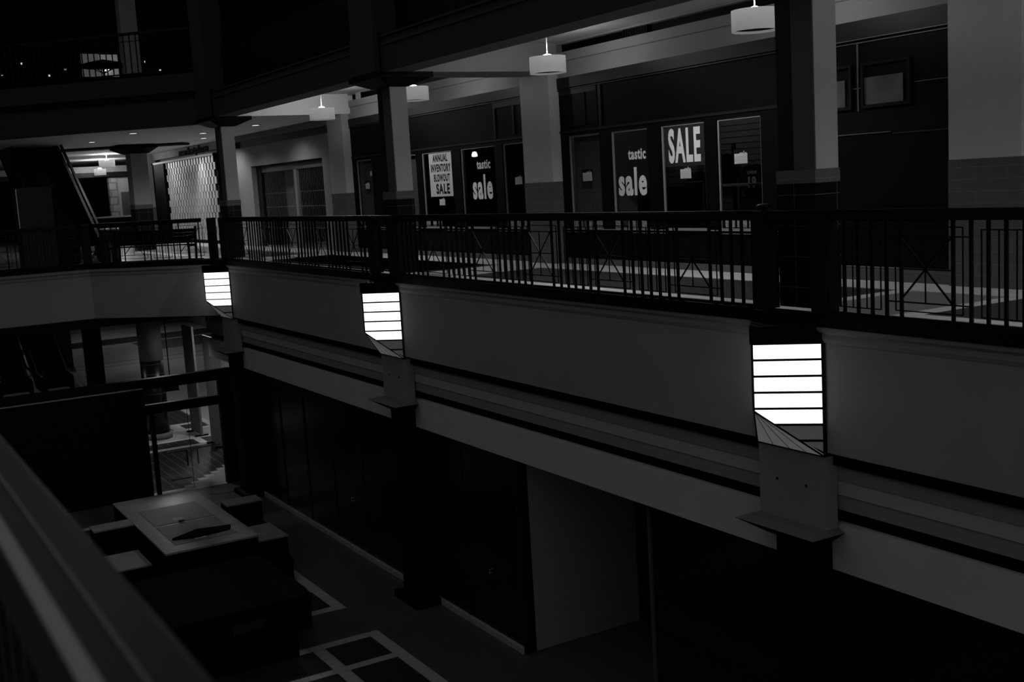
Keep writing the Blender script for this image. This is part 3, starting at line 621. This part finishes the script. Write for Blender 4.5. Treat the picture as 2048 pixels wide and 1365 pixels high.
# clothes on display
def jersey(y, z, s, x, label, num=None, name=None, m=CLOTH):
    t = thing('jersey', label, 'shirt', (x, y, z), None)
    pts = [(-.22, 0), (.22, 0), (.23, .38), (.36, .22), (.44, .32), (.27, .6), (.1, .66), (0, .63), (-.1, .66), (-.27, .6), (-.44, .32), (-.36, .22), (-.23, .38)]
    b = BM(); prism(b, [(y+p[0]*s, z+p[1]*s) for p in pts], x-.03, x+.03, 'X'); obj('shirt', b, m, t, bevel=.01)
    if num: text('number', num, y+.11*s, y-.11*s, z+.2*s, z+.42*s, x-.031, VINYL, t, .04)
    if name: text('name', name, y+.13*s, y-.13*s, z+.47*s, z+.53*s, x-.031, VINYL, t, .02)
    b = BM(); tube(b, (x, y, z+.62*s), (x, y, z+.74*s), .006); tube(b, (x, y-.15*s, z+.62*s), (x, y+.15*s, z+.62*s), .006); obj('hanger', b, STEEL, t)
jersey(14.48, .98, .85, 13.29, 'dark sports jersey number 19 hanging on the slatted shop wall', '19', 'OWENS', mat('navy_jersey', .02, .9, .05))
jersey(15.2, 1.15, .9, 13.29, 'dark jersey hanging left of the number 19 jersey'); jersey(15.9, .95, .8, 13.29, 'dark jersey on the slatted wall, farthest left of the three hanging')
t = thing('display_shelf', 'pale shelf board on uprights inside the right sports shop window', 'shelf', (12.8, 14.3, 0))
box('shelf_board', PAPER, 12.7, 13.2, 13.95, 14.9, 1.20, 1.235, parent=t); box('upright', DTRIM, 13.2, 13.25, 13.95, 14.01, 0, 1.9, parent=t); box('upright', DTRIM, 13.2, 13.25, 14.84, 14.9, 0, 1.9, parent=t)
t = thing('clothes_rack', 'dark clothes rack behind the SALE banner window', 'clothes rack', (12.4, 15.3, 0))
b = BM(); tube(b, (12.4, 14.7, 1.3), (12.4, 16.3, 1.3), .015); tube(b, (12.4, 14.7, 0), (12.4, 14.7, 1.3), .015); tube(b, (12.4, 16.3, 0), (12.4, 16.3, 1.3), .015); obj('frame', b, STEEL, t)
for i in range(12): box('garment', CLOTH, 12.2, 12.6, 14.8+i*.125, 14.84+i*.125, .35+.03*(i % 3), 1.24, parent=t)
t = thing('mannequin', 'dim draped mannequin torso in the window beside the pier', 'mannequin', (12.2, 19.6, 0))
b = BM(); lathe(b, [(.001, .75), (.16, .78), (.13, 1.0), (.2, 1.35), (.19, 1.5), (.06, 1.58), (.05, 1.66), (.09, 1.74), (.08, 1.86), (.001, 1.92)], 20, 12.2, 19.6); obj('torso', b, CLOTH, t, True)
b = BM(); tube(b, (12.2, 19.6, 0), (12.2, 19.6, .76), .02); tube(b, (12.2, 19.6, 0), (12.2, 19.6, .02), .18, 20); obj('stand', b, STEEL, t)

# ------------------------------------------------------------------ far gallery, left of the corner column
t = thing('gallery_column', 'wide grey column with black tile base and dark flared capital beyond the bench', 'column', (8.7, 38, 0))
box('shaft', CREAM, 8.68, 9.2, 37.75, 38.4, 1.44, 3.1, parent=t); lab(box('tile_band', TILEL, 8.66, 9.22, 37.73, 38.42, 1.31, 1.439, parent=t), 'beige tile band'); box('tiled_base', TILEB, 8.67, 9.21, 37.74, 38.41, .005, 1.309, parent=t)
b = BM(); frustum(b, (8.62, 9.26, 37.7, 38.45, 3.05), (8.3, 9.45, 37.4, 38.7, 3.2)); bx(b, 8.28, 9.47, 37.38, 38.72, 3.2, 3.255); obj('capital', b, BLACK, t)
b = BM(); prism(b, [(9.9, 37.6), (9.9, 38.3), (-14, 50), (-14, 49.3)], 3.14, ZB-.001) if False else prism(b, [(10.2, 37.2), (10.6, 37.8), (-6, 47.5), (-6, 46.9)], 3.26, ZB-.002); struct(obj('trim_42', b, UPPER))
# bench
t = thing('bench', 'dark park style bench with arm rests behind the angled railing', 'bench', (7.6, 29.4, 0))
def bench_at(u, v, z): return (7.66 - .707*u + .5*v, 28.3 + .707*u + .5*v, z)
b = BM()
for i in range(4): a = bench_at(-.0, .12+i*.11, .43); c = bench_at(2.3, .12+i*.11, .43); bar(b, a, c, .02, .085)
obj('seat', b, BLACK, t)
b = BM()
for i in range(4): bar(b, bench_at(0, .55+.03*i, .50+i*.087), bench_at(2.3, .55+.03*i, .50+i*.087), .083, .02)
obj('backrest', b, BLACK, t)
for u in (.03, 2.27):
    b = BM(); bar(b, bench_at(u, .1, .0), bench_at(u, .1, .62), .05, .05); bar(b, bench_at(u, .55, 0), bench_at(u, .66, .86), .05, .05); bar(b, bench_at(u, .0, .63), bench_at(u, .6, .65), .04, .06); bar(b, bench_at(u, .05, .40), bench_at(u, .56, .40), .04, .05); obj('leg_frame', b, IRON, t)
# litter bin
t = thing('litter_bin', 'slatted metal litter bin with bright rim by the escalator', 'bin', (6.3, 30.5, 0))
b = BM()
for i in range(22):
    q = 2*math.pi*i/22; bar(b, (6.3+.22*math.cos(q), 30.5+.22*math.sin(q), .06), (6.3+.235*math.cos(q), 30.5+.235*math.sin(q), .86), .045, .01)
obj('slats', b, DTRIM, t); b = BM(); lathe(b, [(.001, .03), (.22, .03), (.22, .05), (.19, .06), (.19, .84), (.245, .865), (.245, .91), (.18, .91), (.16, .86), (.001, .80)], 28, 6.3, 30.5); obj('liner', b, STEEL, t, True)
# escalators
def escalator(x0, y0, dx, dy, rise, run, w, label, z=0, m=BLACK):
    edge = STEEL if z < 0 else mat('worn_edge', .01, .6, .1)
    t = thing('escalator', label, 'escalator', (x0, y0, z)); d = Vector((dx, dy, 0)).normalized(); n = Vector((-d.y, d.x, 0)); o = Vector((x0, y0, z))
    def P(s, h, k): return o + d*s + n*k + Vector((0, 0, h))
    for side in (-w/2, w/2):
        b = BM(); q = []
        prf = [(-1.2, 0), (-1.2, .55), (-.9, .62), (0, .62), (run, rise+.62), (run+1, rise+.62), (run+1, rise-.6), (run, rise-.7), (.6, 0)]
        A = [b.verts.new(P(s, h, side-.03)) for s, h in prf]; B = [b.verts.new(P(s, h, side+.03)) for s, h in prf]
        b.faces.new(A[::-1]); b.faces.new(B)
        for i in range(len(prf)): b.faces.new((A[i], A[(i+1) % len(prf)], B[(i+1) % len(prf)], B[i]))
        obj('balustrade', b, m, t)
        b = BM(); hp = [(-1.3, .8), (-1.2, .92), (-.9, .97), (0, .97), (run, rise+.97), (run+1, rise+.97)]
        for a, c in zip(hp, hp[1:]): bar(b, P(a[0], a[1], side), P(c[0], c[1], side), .09, .06)
        obj('handrail', b, IRON, t)
        b = BM(); bar(b, P(-.9, .65, side), P(0, .65, side), .03, .07); bar(b, P(0, .65, side), P(run, rise+.65, side), .03, .07); lab(obj('rail_edge', b, edge, t), 'thin metal edge')
    b = BM(); n_ = int(run/.38)
    for i in range(n_):
        s = i*run/n_; h = i*rise/n_
        A = [P(s, h, -w/2+.04), P(s, h, w/2-.04), P(s+run/n_, h, w/2-.04), P(s+run/n_, h, -w/2+.04)]; v = [b.verts.new(p) for p in A]; v2 = [b.verts.new(p+Vector((0, 0, rise/n_))) for p in A]
        for f in ((0,3,2,1),(4,5,6,7),(0,1,5,4),(1,2,6,5),(2,3,7,6),(3,0,4,7)): b.faces.new([(v+v2)[i_] for i_ in f])
    obj('steps', b, m, t)
    b = BM(); A = [P(.4, -.02, -w/2+.04), P(.4, -.02, w/2-.04), P(run, rise-.75, w/2-.04), P(run, rise-.75, -w/2+.04)]; v = [b.verts.new(p) for p in A]; v2 = [b.verts.new(p+Vector((0, 0, .05))) for p in A]
    for f in ((0,3,2,1),(4,5,6,7),(0,1,5,4),(1,2,6,5),(2,3,7,6),(3,0,4,7)): b.faces.new([(v+v2)[i_] for i_ in f])
    obj('underside', b, m, t)
    return t
escalator(5.75, 32.4, 0, 1, 4.2, 7.3, 1.35, 'dark escalator rising from the gallery at the far left')
escalator(7.3, 48.6, 0, 1, 4.2, 7.4, 1.1, 'right of two dark escalators rising from the lower hall behind the glass screen', ZL); escalator(5.8, 48.6, 0, 1, 4.2, 7.4, 1.1, 'left of two dark escalators rising from the lower hall behind the glass screen', ZL)
t = thing('pylon', 'broad dark rectangular pylon at the far left of the gallery', 'pylon', (4.4, 30.6, 0)); box('body', mat('pylon_cladding', .02, .6, .2, noise=.2), 4.2, 5.0, 30.3, 31.0, 0, 2.03, parent=t); box('base', BLACK, 4.15, 5.05, 30.26, 31.04, .001, .08, parent=t); box('edge_strip', STEEL, 4.18, 4.199, 30.28, 30.31, .1, 2.0, parent=t)
t = thing('stainless_planter', 'shiny steel drum at the foot of the escalator', 'drum', (5.6, 31.0, 0))
b = BM(); lathe(b, [(.001, .0), (.2, .0), (.2, .5), (.17, .5), (.15, .42), (.001, .42)], 24, 5.72, 30.3); obj('drum', b, CHROME, t, True); b = BM(); lathe(b, [(.205, .1), (.215, .12), (.215, .18), (.205, .2)], 24, 5.72, 30.3); obj('band', b, STEEL, t, True)
# far pendants and pale wall seen under the ceiling
pendant(9.27, 44, 3.1, .56, 'white drum pendant lamp farthest away, right one of two beyond the escalator', 60, ZB); pendant(10.02, 49, 2.95, .46, 'white drum pendant lamp farthest away, left one of two beyond the escalator', 60, ZB)
struct(box('wall_back', BRICKW, 10.65, 10.97, 50.55, 50.9, 0, 2.63)); struct(box('wall_back', mat('white_wall_paint', .5, .8, .1), 10.971, 14.7, 50.6, 50.9, 0, 2.63)) ; struct(box('door_1', CURTAIN, 11.1, 12.8, 50.56, 50.599, 0, 2.0)); struct(box('trim_43', CREAM, 4, 14.7, 50.3, 50.59, 2.85, 3.1))
struct(box('trim_44', DTRIM, 4, 14.7, 50.35, 50.59, 2.66, 2.84))
t = thing('information_counter', 'dark counter with bright polished top edge beyond the bench', 'counter', (9, 45, 0)); box('body', BLACK, 7.2, 10.2, 44.6, 45.4, 0, 1.02, parent=t); lab(box('top', CHROME, 7.0, 10.4, 44.4, 45.5, 1.021, 1.07, parent=t), 'polished top')

# ------------------------------------------------------------------ third floor at the left
b = BM(); prism(b, [(8.0, 27.1), (-6, 41.1), (-6, 41.6), (8.45, 27.3)], 3.25, 4.42); struct(obj('wall_back', b, UPPER))
b = BM(); prism(b, [(8.45, 27.35), (-6, 41.7), (-6, 60), (14.8, 60), (14.8, 27.35)], 4.385, 4.42); struct(obj('floor', b, UPPER))
b = BM(); prism(b, [(7.93, 27.1), (-6.07, 41.1), (-6, 41.1), (8.0, 27.1)], 3.86, 4.0); struct(obj('trim_45', b, BLACK))
def upperrail():
    t = thing('railing', 'dark third floor railing at the upper left', 'railing', (7.9, 27.3, 4.42), 'black iron railings')
    P0 = Vector((7.9, 27.35, 4.42)); d = Vector((-1, 1, 0)).normalized(); L = 7.2
    def P(s, z): return P0 + d*s + Vector((0, 0, z))
    b = BM(); bar(b, P(0, 1.02), P(L, 1.02), .06, .08); obj('handrail', b, IRON, t)
    b = BM(); bar(b, P(0, .1), P(L, .1), .03, .04); bar(b, P(0, .85), P(L, .85), .015, .02); obj('bottom_rail', b, IRON, t)
    for i in range(44):
        b = BM(); bar(b, P(.1+i*.163, .1), P(.1+i*.163, 1.0), .024, .024); obj('baluster', b, IRON, t)
upperrail()
t = thing('upper_column', 'pale square third floor column behind the railing at the upper left', 'column', (7.5, 32.5, 4.42)); box('shaft', CREAM, 7.48, 7.91, 32.1, 32.5, 4.9, 8.59, parent=t); box('base', TILEB, 7.46, 7.93, 32.08, 32.52, 4.421, 4.899, parent=t)
t = thing('lit_kiosk', 'small lit kiosk panel behind the third floor railing', 'kiosk', (7.0, 36.5, 4.42))
box('body', BLACK, 7.1, 9.0, 37.0, 37.6, 4.421, 5.5, parent=t); box('lit_panel', mat('lit_panel', .5, emit=.10), 7.88, 8.42, 36.96, 36.999, 5.35, 6.0, parent=t); box('side_panel', mat('lit_panel_dim', .4, emit=.045), 7.36, 7.87, 36.97, 36.999, 5.35, 6.02, parent=t)
b = BM(); tube(b, (8.0, 36.9, 5.55), (8.12, 36.9, 5.55), .045, 12); obj('bulb', b, DISC, t)
b = BM()
def umbrella(x, y, label):
    t = thing('cafe_umbrella', label, 'umbrella', (x, y, 4.42)); b = BM(); tube(b, (x, y, 4.42), (x, y, 5.36), .03); tube(b, (x, y, 4.42), (x, y, 4.5), .25, 16); obj('pole', b, IRON, t)
    b = BM(); lathe(b, [(.75, 5.2), (.4, 5.3), (.001, 5.38), (.001, 5.36), (.4, 5.28), (.75, 5.19)], 10, x, y); obj('canopy', b, CLOTH, t)
    for i in range(10):
        q = i*math.pi/5; b = BM(); bar(b, (x, y, 5.0), (x+.5*math.cos(q), y+.5*math.sin(q), 5.25), .015, .015); obj('rib', b, IRON, t)
umbrella(7.1, 32.9, 'dark open cafe umbrella behind the third floor railing, in front of the lit panel'); umbrella(4.6, 34.2, 'dark open cafe umbrella behind the third floor railing at the far left')
for i, (x, y, z) in enumerate(((4.2, 36, 5.0), (4.9, 35.4, 4.8), (5.5, 35.8, 5.15), (6.1, 35.2, 4.75), (6.6, 35.5, 4.95), (8.2, 35.3, 4.9), (8.7, 34.9, 5.1), (9.0, 34.4, 4.8), (5.2, 36.2, 4.95), (7.9, 35.7, 5.0))):
    o = BM(); lathe(o, [(.001, z+.42), (.022, z+.43), (.03, z+.45), (.022, z+.47), (.001, z+.48)], 10, x, y); ob = obj('fairy_bulb', o, mat('lit_fairy_bulb', .8, emit=.6), None, True)
    tag(ob, 'tiny light bulb of the string behind the third floor railing', 'light bulb', 'tiny lights behind the third floor railing')
b = BM(); pts = [(4.2, 36, 5.03), (4.9, 35.4, 4.83), (5.2, 36.2, 4.98), (5.5, 35.8, 5.18), (6.1, 35.2, 4.78), (6.6, 35.5, 4.98), (7.9, 35.7, 5.03), (8.2, 35.3, 4.93), (8.7, 34.9, 5.13), (9.0, 34.4, 4.83)]
for a, c in zip(pts, pts[1:]): tube(b, (a[0], a[1], a[2]+.47), (c[0], c[1], c[2]+.47), .006, 6)
tag(obj('light_string_cable', b, IRON), 'thin cable carrying the tiny lights behind the third floor railing', 'cable')

# ------------------------------------------------------------------ glass entrance screen on the lower floor
GY = 28.3
t = thing('entrance_screen', 'dark framed glass entrance screen at the end of the lower floor', 'glass screen', (7.2, GY, ZL))
box('top_beam', BLACK, -6, 8.4, GY-.1, GY+.1, -2.96, -2.70, parent=t); box('transom', BLACK, 6.2, 8.1, GY-.08, GY+.08, -3.57, -3.34, parent=t)
box('mullion', BLACK, 6.33, 6.43, GY-.06, GY+.06, ZL, -3.571, parent=t); box('end_post', BLACK, 8.06, 8.41, GY-.1, GY+.1, ZL, -2.961, parent=t)
box('side_panel', BLACK, -6, 6.23, GY-.1, GY+.1, ZL, -2.961, parent=t); box('beam_ledge', PLASTER, -6, 6.2, GY-.13, GY-.101, -2.93, -2.90, parent=t)
box('fixed_glass', CGLASS, 6.44, 8.05, GY-.005, GY+.005, -3.33, -2.97, parent=t)
for i, (xa, xb, xh, s) in enumerate(((6.45, 7.23, 7.20, -1), (7.25, 8.04, 7.47, 1))):
    d = box('glass_door', CGLASS, xa, xb, GY-.006, GY+.006, ZL+.02, -3.58, parent=t)
    xe = 7.12 if i == 0 else 7.38
    b = BM(); z1 = -4.58; tube(b, (xe, GY-.06, -4.98), (xe, GY-.06, z1), .016); tube(b, (xe, GY-.06, z1), (6.62 if i == 0 else 8.0, GY-.06, z1), .014); obj('push_bar', b, CHROME if i else IRON, d)
box('door_edge', IRON, 7.232, 7.242, GY-.008, GY+.008, ZL+.02, -3.58, parent=t)
box('floor_closer', IRON, 7.0, 7.5, GY+1.2, GY+1.32, ZL+.004, ZL+.02, parent=t)
# display panels behind the screen
for i, (x, y, z1, w) in enumerate(((9.2, 35.0, -2.25, 1.1), (9.2, 32.9, -2.4, 1.0), (9.3, 31.6, -2.3, .9))):
    t = thing('standing_board', 'tall grey free standing panel behind the glass screen, ' + ['farthest', 'middle', 'nearest the corner column'][i], 'panel', (x, y, ZL), 'tall grey panels in the lower hall')
    box('board', PANELG, x-.03, x+.03, y-w/2, y+w/2, ZL+.05, z1, parent=t); box('foot', IRON, x-.2, x+.2, y-w/2+.05, y-w/2+.12, ZL, ZL+.049, parent=t); box('foot', IRON, x-.2, x+.2, y+w/2-.12, y+w/2-.05, ZL, ZL+.049, parent=t)
t = thing('hanging_box', 'small black box hanging behind the glass screen transom', 'box', (8.2, 33.2, -4.2)); box('box', BLACK, 7.15, 7.5, 29.9, 30.1, -3.35, -3.0, parent=t); b = BM(); tube(b, (7.32, 30, -3.0), (7.32, 30, -1.46), .015); obj('rod', b, IRON, t)
# hall columns
t = thing('hall_column', 'round brick clad column with pale base ring just behind the glass screen', 'column', (8.12, 34.95, ZL)); b = BM(); lathe(b, [(.34, ZL+.18), (.34, -3.2)], 32, 8.12, 35.3, True); obj('tile_shaft', b, TILEB, t, True)
b = BM(); lathe(b, [(.345, -3.199), (.345, -1.46)], 32, 8.12, 35.3, True); lab(obj('upper_shaft', b, PANELG, t, True), 'grey upper shaft'); b = BM(); lathe(b, [(.40, ZL), (.40, ZL+.179)], 32, 8.12, 35.3, True); lab(obj('base_ring', b, PANELG, t, True), 'grey base ring')
t = thing('hall_column', 'black rectangular column in the lower hall, second from the escalator', 'column', (8.75, 47.6, ZL)); box('shaft', BLACK, 8.43, 9.06, 47.4, 47.9, ZL, -1.46, parent=t); box('camera_box', IRON, 8.0, 8.42, 47.3, 47.45, -1.9, -1.72, parent=t)
t = thing('hall_column', 'black tiled column in the lower hall, nearest the escalator', 'column', (8.4, 52.8, ZL)); box('shaft', TILEB, 8.05, 8.80, 52.6, 53.2, ZL+.22, -1.46, parent=t); box('base', PANELG, 8.0, 8.85, 52.55, 53.25, ZL, ZL+.219, parent=t)
# lights added out of view in the hall ceiling to brighten its floor
HL = ['nearest the glass screen left', 'right of the grey boards', 'above the first hall column', 'above the second hall column', 'near the far end left', 'near the far end right', 'just inside the glass doors', 'above the grey boards', 'behind the grey boards']
for (x, y, e), nm in zip(((5, 36, 60), (12.5, 40, 60), (6, 45, 70), (12, 52, 80), (7, 60, 80), (14, 62, 80), (7.3, 31.0, 230), (9.9, 33.0, 260), (10.5, 37.5, 200)), HL):
    t = thing('added_hall_light', 'added unseen light in the lower hall ceiling, ' + nm, 'ceiling light', (x, y, -1.5), 'added lights hidden above the lower hall'); zz = -1.452
    b = BM(); lathe(b, [(.001, zz-.01), (.12, zz-.01), (.12, zz), (.001, zz)], 20, x, y); obj('lens', b, DISC, t)
    lamp('hall_fill', 'SPOT', (x, y, zz-.05), e, .12, (0, 0, -1), 155)

# ------------------------------------------------------------------ kiosks on the lower floor
KZ = -4.55
t = thing('display_counter', 'large dark display counter with pale top and framed sheets on the lower floor', 'display counter', (5.3, 22, ZL))
lab(box('counter_top', KTOP, 4.48, 6.15, 19.9, 24.13, KZ-.035, KZ, parent=t), 'pale laminate top'); box('apron', KIOSK, 4.49, 6.14, 19.91, 24.12, KZ-.38, KZ-.036, parent=t)
for x0, x1, y0, y1 in ((5.55, 6.05, 19.98, 20.45), (4.55, 4.95, 19.98, 20.4), (5.55, 6.05, 23.5, 24.05), (4.55, 4.95, 23.5, 24.05)): box('leg', KIOSK, x0, x1, y0, y1, ZL, KZ-.381, parent=t)
box('rear_leg_panel', KIOSK, 5.0, 5.54, 22.6, 24.0, ZL, KZ-.381, parent=t)
for y0, y1 in ((20.3, 21.65), (21.75, 23.05)):
    o = lab(box('display_sheet', KTOPD, 4.75, 5.88, y0, y1, KZ+.001, KZ+.008, parent=t), 'dark framed sheet'); 
    box('caption_card', PAPER, 5.15, 5.35, y0+.12, y0+.32, KZ+.009, KZ+.013, parent=o)
b = BM(); lathe(b, [(.001, KZ+.02), (.06, KZ+.02), (.06, KZ+.03), (.001, KZ+.045)], 16, 5.25, 21.72); obj('knob', b, IRON, t)
b = BM(); prism(b, [(4.78, 20.6), (5.3, 20.9), (5.9, 20.75), (5.82, 20.55), (5.2, 20.45)], KZ+.009, KZ+.05); lab(obj('model_ship', b, KIOSK, t), 'low dark model lying on the top')
def wing(x0, x1, label):
    t = thing('side_cabinet', label, 'cabinet', ((x0+x1)/2, 21.5, ZL), 'stepped cabinets beside the display counter')
    box('back_box', KIOSK, x0, x1, 22.25, 22.68, ZL, KZ-.03, parent=t); lab(box('back_top', KTOP, x0-.01, x1+.01, 22.24, 22.69, KZ-.029, KZ, parent=t), 'pale top'); box('front_box', KIOSK, x0, x1-.1, 20.55, 22.249, ZL, KZ-.35, parent=t)
    lab(box('front_top', KTOP, x0-.01, x1-.09, 20.54, 21.6, KZ-.349, KZ-.32, parent=t), 'pale lower top')
wing(6.29, 7.0, 'stepped dark cabinet with pale tops on the right of the display counter'); wing(3.75, 4.46, 'stepped dark cabinet with pale tops on the left of the display counter')
t = thing('kiosk', 'black closed kiosk on the lower floor nearest the railing', 'kiosk', (4.6, 17.8, ZL))
box('body', KIOSK, 3.2, 5.6, 16.6, 18.9, ZL, -4.72, parent=t); box('counter', KIOSK, 3.1, 5.85, 16.5, 19.0, -4.719, -4.62, parent=t); box('plinth', KIOSK, 3.25, 5.7, 16.55, 18.95, ZL, ZL+.1, parent=t) if False else None
box('cabinet', KIOSK, 5.601, 6.2, 17.6, 19.2, ZL, -5.0, parent=t); lab(box('notice_panel', mat('faint_panel', .014), 4.6, 5.1, 16.58, 16.599, -5.0, -4.85, parent=t), 'faint grey panel')
t = thing('low_cabinet', 'low black cabinet standing right of the nearest kiosk', 'cabinet', (6.2, 19.9, ZL)); box('body', KIOSK, 5.9, 6.35, 19.5, 21.0, ZL, -5.1, parent=t) if False else box('body', KIOSK, 6.47, 6.78, 20.0, 20.5, ZL, -5.2, parent=t); box('top', KIOSK, 6.45, 6.8, 19.98, 20.52, -5.199, -5.17, parent=t)

# ------------------------------------------------------------------ the near railing on the camera's side
t = thing('near_railing', 'broad blurred handrail with pale edge running along the lower left foreground', 'railing', (.2, 2, 0))
prof = [(.145, 1.0), (.157, 1.058), (.172, 1.068), (.20, 1.066), (.206, 1.070), (.212, 1.066), (.255, 1.062), (.268, 1.05), (.272, 1.01), (.26, .99), (.16, .985)]
b = BM(); prism(b, prof, .2, 12, 'Y'); obj('handrail', b, RAILN, t, bevel=.002)
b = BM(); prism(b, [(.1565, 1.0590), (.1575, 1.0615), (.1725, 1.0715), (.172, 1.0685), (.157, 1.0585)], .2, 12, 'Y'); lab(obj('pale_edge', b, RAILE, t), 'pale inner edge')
b = BM(); bx(b, .2035, .2075, .2, 12, 1.067, 1.0725); lab(obj('crease_highlight', b, mat('crease_highlight_paint', .07, .5, .3), t), 'thin painted highlight along the crease'); b = BM(); bx(b, .17, .24, .2, 12, .93, .95); obj('top_rail', b, IRON, t); b = BM(); bx(b, .182, .187, .2, 12, .951, .956); lab(obj('pale_bead', b, RAILE, t), 'thin pale bead under the rail')  # the highlight on the rail's crease is painted as a lighter strip
b = BM(); bx(b, .19, .22, .2, 12, .1, .13); obj('bottom_rail', b, IRON, t)
for i in range(60):
    y = .4 + i*.163; b = BM(); bar(b, (.205, y, .13), (.205, y, .93), .026, .026); obj('baluster', b, IRON, t)
struct(box('floor', FLOORG, -6, .12, -4, 14, -.3, 0)); struct(box('wall_left', PLASTER, .121, .35, -4, 14, -1.25, .10))
